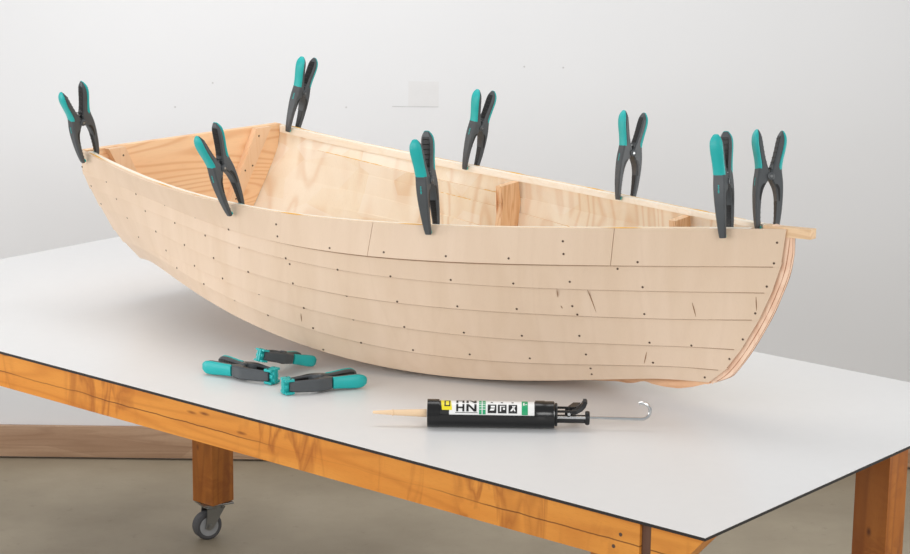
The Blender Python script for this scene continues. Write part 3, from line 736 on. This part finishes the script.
# bold letters H and N
def H(x0, x1, a0, a1):
    w = (x1-x0)*0.24; patch(bm, x0, x0+w, a0, a1, RC+0.0008); patch(bm, x1-w, x1, a0, a1, RC+0.0008); m_ = (a0+a1)/2; patch(bm, x0, x1, m_-4, m_+4, RC+0.0008, 3)
def Nn(x0, x1, a0, a1):
    w = (x1-x0)*0.22; patch(bm, x0, x0+w, a0, a1, RC+0.0008); patch(bm, x1-w, x1, a0, a1, RC+0.0008); patch(bm, x1-w*1.2, x1, a0, a1, RC+0.00085, 10, -(x1-x0)+w*1.1)
H(lx(456), lx(464), 24, 62); H(lx(456), lx(464), 70, 112)
Nn(lx(466), lx(476), 24, 62); Nn(lx(466), lx(476), 70, 112)
patch(bm, lx(455), lx(477), 18, 20.5, RC+0.0008, 2)
for px in (487, 497, 507.5): patch(bm, lx(px), lx(px+8.5), 18, 62, RC+0.0006, 10); patch(bm, lx(px+3), lx(px+5), 74, 82, RC+0.0006, 3)
link('label_lettering', bm, M['lblK'], label_o)
bm = bmesh.new()
patch(bm, lx(489), lx(493), 30, 40, RC+0.0009, 4, 0.002); patch(bm, lx(490), lx(494), 44, 54, RC+0.0009, 4)
patch(bm, lx(499), lx(500.2), 26, 54, RC+0.0009, 6); patch(bm, lx(502), lx(504), 34, 44, RC+0.0009, 4); patch(bm, lx(500), lx(504), 50, 54, RC+0.0009, 3)
patch(bm, lx(509), lx(511), 28, 54, RC+0.0009, 6, 0.007); patch(bm, lx(513), lx(514.4), 28, 54, RC+0.0009, 6, -0.004)
link('label_pictograms', bm, M['lblW'], label_o)
bm = bmesh.new(); patch(bm, lx(478.5), lx(481), 12, 110, RC+0.0006, 16); patch(bm, lx(482), lx(485), 12, 110, RC+0.0006, 16); patch(bm, lx(520.5), lx(526.5), 11, 112, RC+0.0006, 16); link('label_green', bm, M['lblG'], label_o)
bm = bmesh.new()
for a in (34, 46, 58, 70): patch(bm, lx(478.7), lx(484.8), a, a+3, RC+0.0009, 2)
patch(bm, lx(522), lx(523.2), 58, 76, RC+0.0009, 4); patch(bm, lx(524), lx(526), 62, 66, RC+0.0009, 3)
link('label_fine_print', bm, M['lblW'], label_o)
# mechanism behind the barrel
bm = bmesh.new()
for yy in (-0.0135, 0.0135):
    box(bm, G1+0.004, 0.183, yy-0.0022, yy+0.0022, ZC-0.012, ZC-0.004, 0.0008); box(bm, G1+0.004, 0.165, yy-0.0018, yy+0.0018, ZC+0.008, ZC+0.0125, 0.0008)
link('yoke', bm, M['blk'], gun)
bm = bmesh.new(); cyl(bm, (G1+0.004, -0.017, ZC-0.001), (0.184, -0.017, ZC-0.001), 0.0024, n=12); cyl(bm, (0.150,-0.018,ZC+0.006), (0.150,0.018,ZC+0.006), 0.003, n=12); link('guide_bar', bm, M['chrome'], gun)
bm = bmesh.new(); lathe(bm, [(0.181,0.004),(0.1815,0.0125),(0.1835,0.0135),(0.1875,0.0135),(0.1895,0.0125),(0.190,0.004)], 'x', 28, (0,-0.008,ZC-0.0035)); link('end_disc', bm, M['blk'], gun)
bm = bmesh.new()       # handle and trigger lying flat behind the yoke
prof = [(0.150, 0.010, 0.030), (0.153, 0.02, 0.028), (0.158, 0.035, 0.026), (0.164, 0.05, 0.024), (0.168, 0.06, 0.022)]
loft(bm, [[Vector((x-0.006, y, ZC-z*0+dz)) for dz in ()] or [Vector((x-0.007, y, ZC-0.010)), Vector((x+0.007, y, ZC-0.010)), Vector((x+0.007, y, ZC+0.008)), Vector((x-0.007, y, ZC+0.008))] for x, y, z in prof])
link('handle', bm, M['blk'], gun)
bm = bmesh.new()
loft(bm, [[Vector((x-w, y-0.004, z-0.002)), Vector((x+w, y-0.004, z-0.002)), Vector((x+w, y+0.004, z+0.002)), Vector((x-w, y+0.004, z+0.002))] for x, y, z, w in ((0.160, -0.004, ZC+0.006, 0.006), (0.170, -0.002, ZC+0.011, 0.006), (0.177, 0.0, ZC+0.018, 0.005), (0.181, 0.001, ZC+0.026, 0.0042), (0.180, 0.001, ZC+0.029, 0.003))])
link('release_lever', bm, M['blk'], gun)
pts = [(0.10, -0.006, ZC-0.003), (0.19, -0.006, ZC-0.003), (0.287, -0.006, ZC-0.0045)]
for i in range(13):
    a = R(-90+i*17); pts.append((0.290+0.0155*math.cos(a), -0.006+0.003*i/12, ZC-0.0045+0.0155+0.0155*math.sin(a)))
bm = bmesh.new(); tube(bm, pts, [0.0024]*2+[0.0034]*14, 10); link('push_rod', bm, M['chrome'], gun)

# ------------------------------------------------------------------ light, camera
def area(name, loc, target, sx, sy, power, col=(1, 1, 1), spread=180):
    L = bpy.data.lights.new(name, 'AREA'); L.shape = 'RECTANGLE'; L.size = sx; L.size_y = sy; L.energy = power; L.color = col; L.spread = R(spread)
    o = bpy.data.objects.new(name, L); COL.objects.link(o); o.location = loc
    o.rotation_euler = (Vector(target)-Vector(loc)).to_track_quat('-Z', 'Y').to_euler(); return o
area('softbox_overhead', (-0.4, 4.9, 3.3), (-0.3, 5.6, 0.8), 2.6, 1.2, 28, (1, 0.995, 0.99))
area('softbox_left', (-3.0, 1.8, 1.9), (-0.5, 4.6, 1.0), 2.0, 2.0, 56, (0.985, 0.99, 1.0))
area('softbox_left_low', (-3.2, 4.3, 1.15), (-0.6, 4.3, 0.85), 1.6, 0.7, 9, (0.985, 0.99, 1.0), 110)
area('softbox_right_low', (3.1, 3.9, 1.15), (-0.4, 4.2, 0.85), 1.6, 0.7, 9, (1, 0.995, 0.985), 100)
area('softbox_front', (1.6, 0.0, 2.5), (-0.5, 4.6, 0.9), 2.0, 1.4, 54, (1, 0.995, 0.985))
w = bpy.data.worlds.new('studio'); scene.world = w; w.use_nodes = True
bg = w.node_tree.nodes['Background']; bg.inputs[0].default_value = (0.99, 0.995, 1.0, 1); bg.inputs[1].default_value = 0.49

cam = bpy.data.cameras.new('camera'); co = bpy.data.objects.new('camera', cam); COL.objects.link(co)
F, PIT, ROL = 2160.5, 0.2184, 0.0124
cam.sensor_width = 36.0; cam.lens = F*36.0/910.0; cam.clip_start = 0.05
fw = Vector((0, math.cos(PIT), -math.sin(PIT))); up = Vector((0, math.sin(PIT), math.cos(PIT))); rt = Vector((1, 0, 0))
r2 = rt*math.cos(ROL)+up*math.sin(ROL); u2 = -rt*math.sin(ROL)+up*math.cos(ROL)
m = Matrix((r2, u2, -fw)).transposed().to_4x4(); m.translation = (0, 0, TZ+CAMH)
co.matrix_world = m
scene.camera = co
scene.view_settings.view_transform = 'Standard'
try: scene.view_settings.look = 'None'
except Exception: pass
scene.view_settings.exposure = 0.0; scene.view_settings.gamma = 1.0; scene.view_settings.use_curve_mapping = False
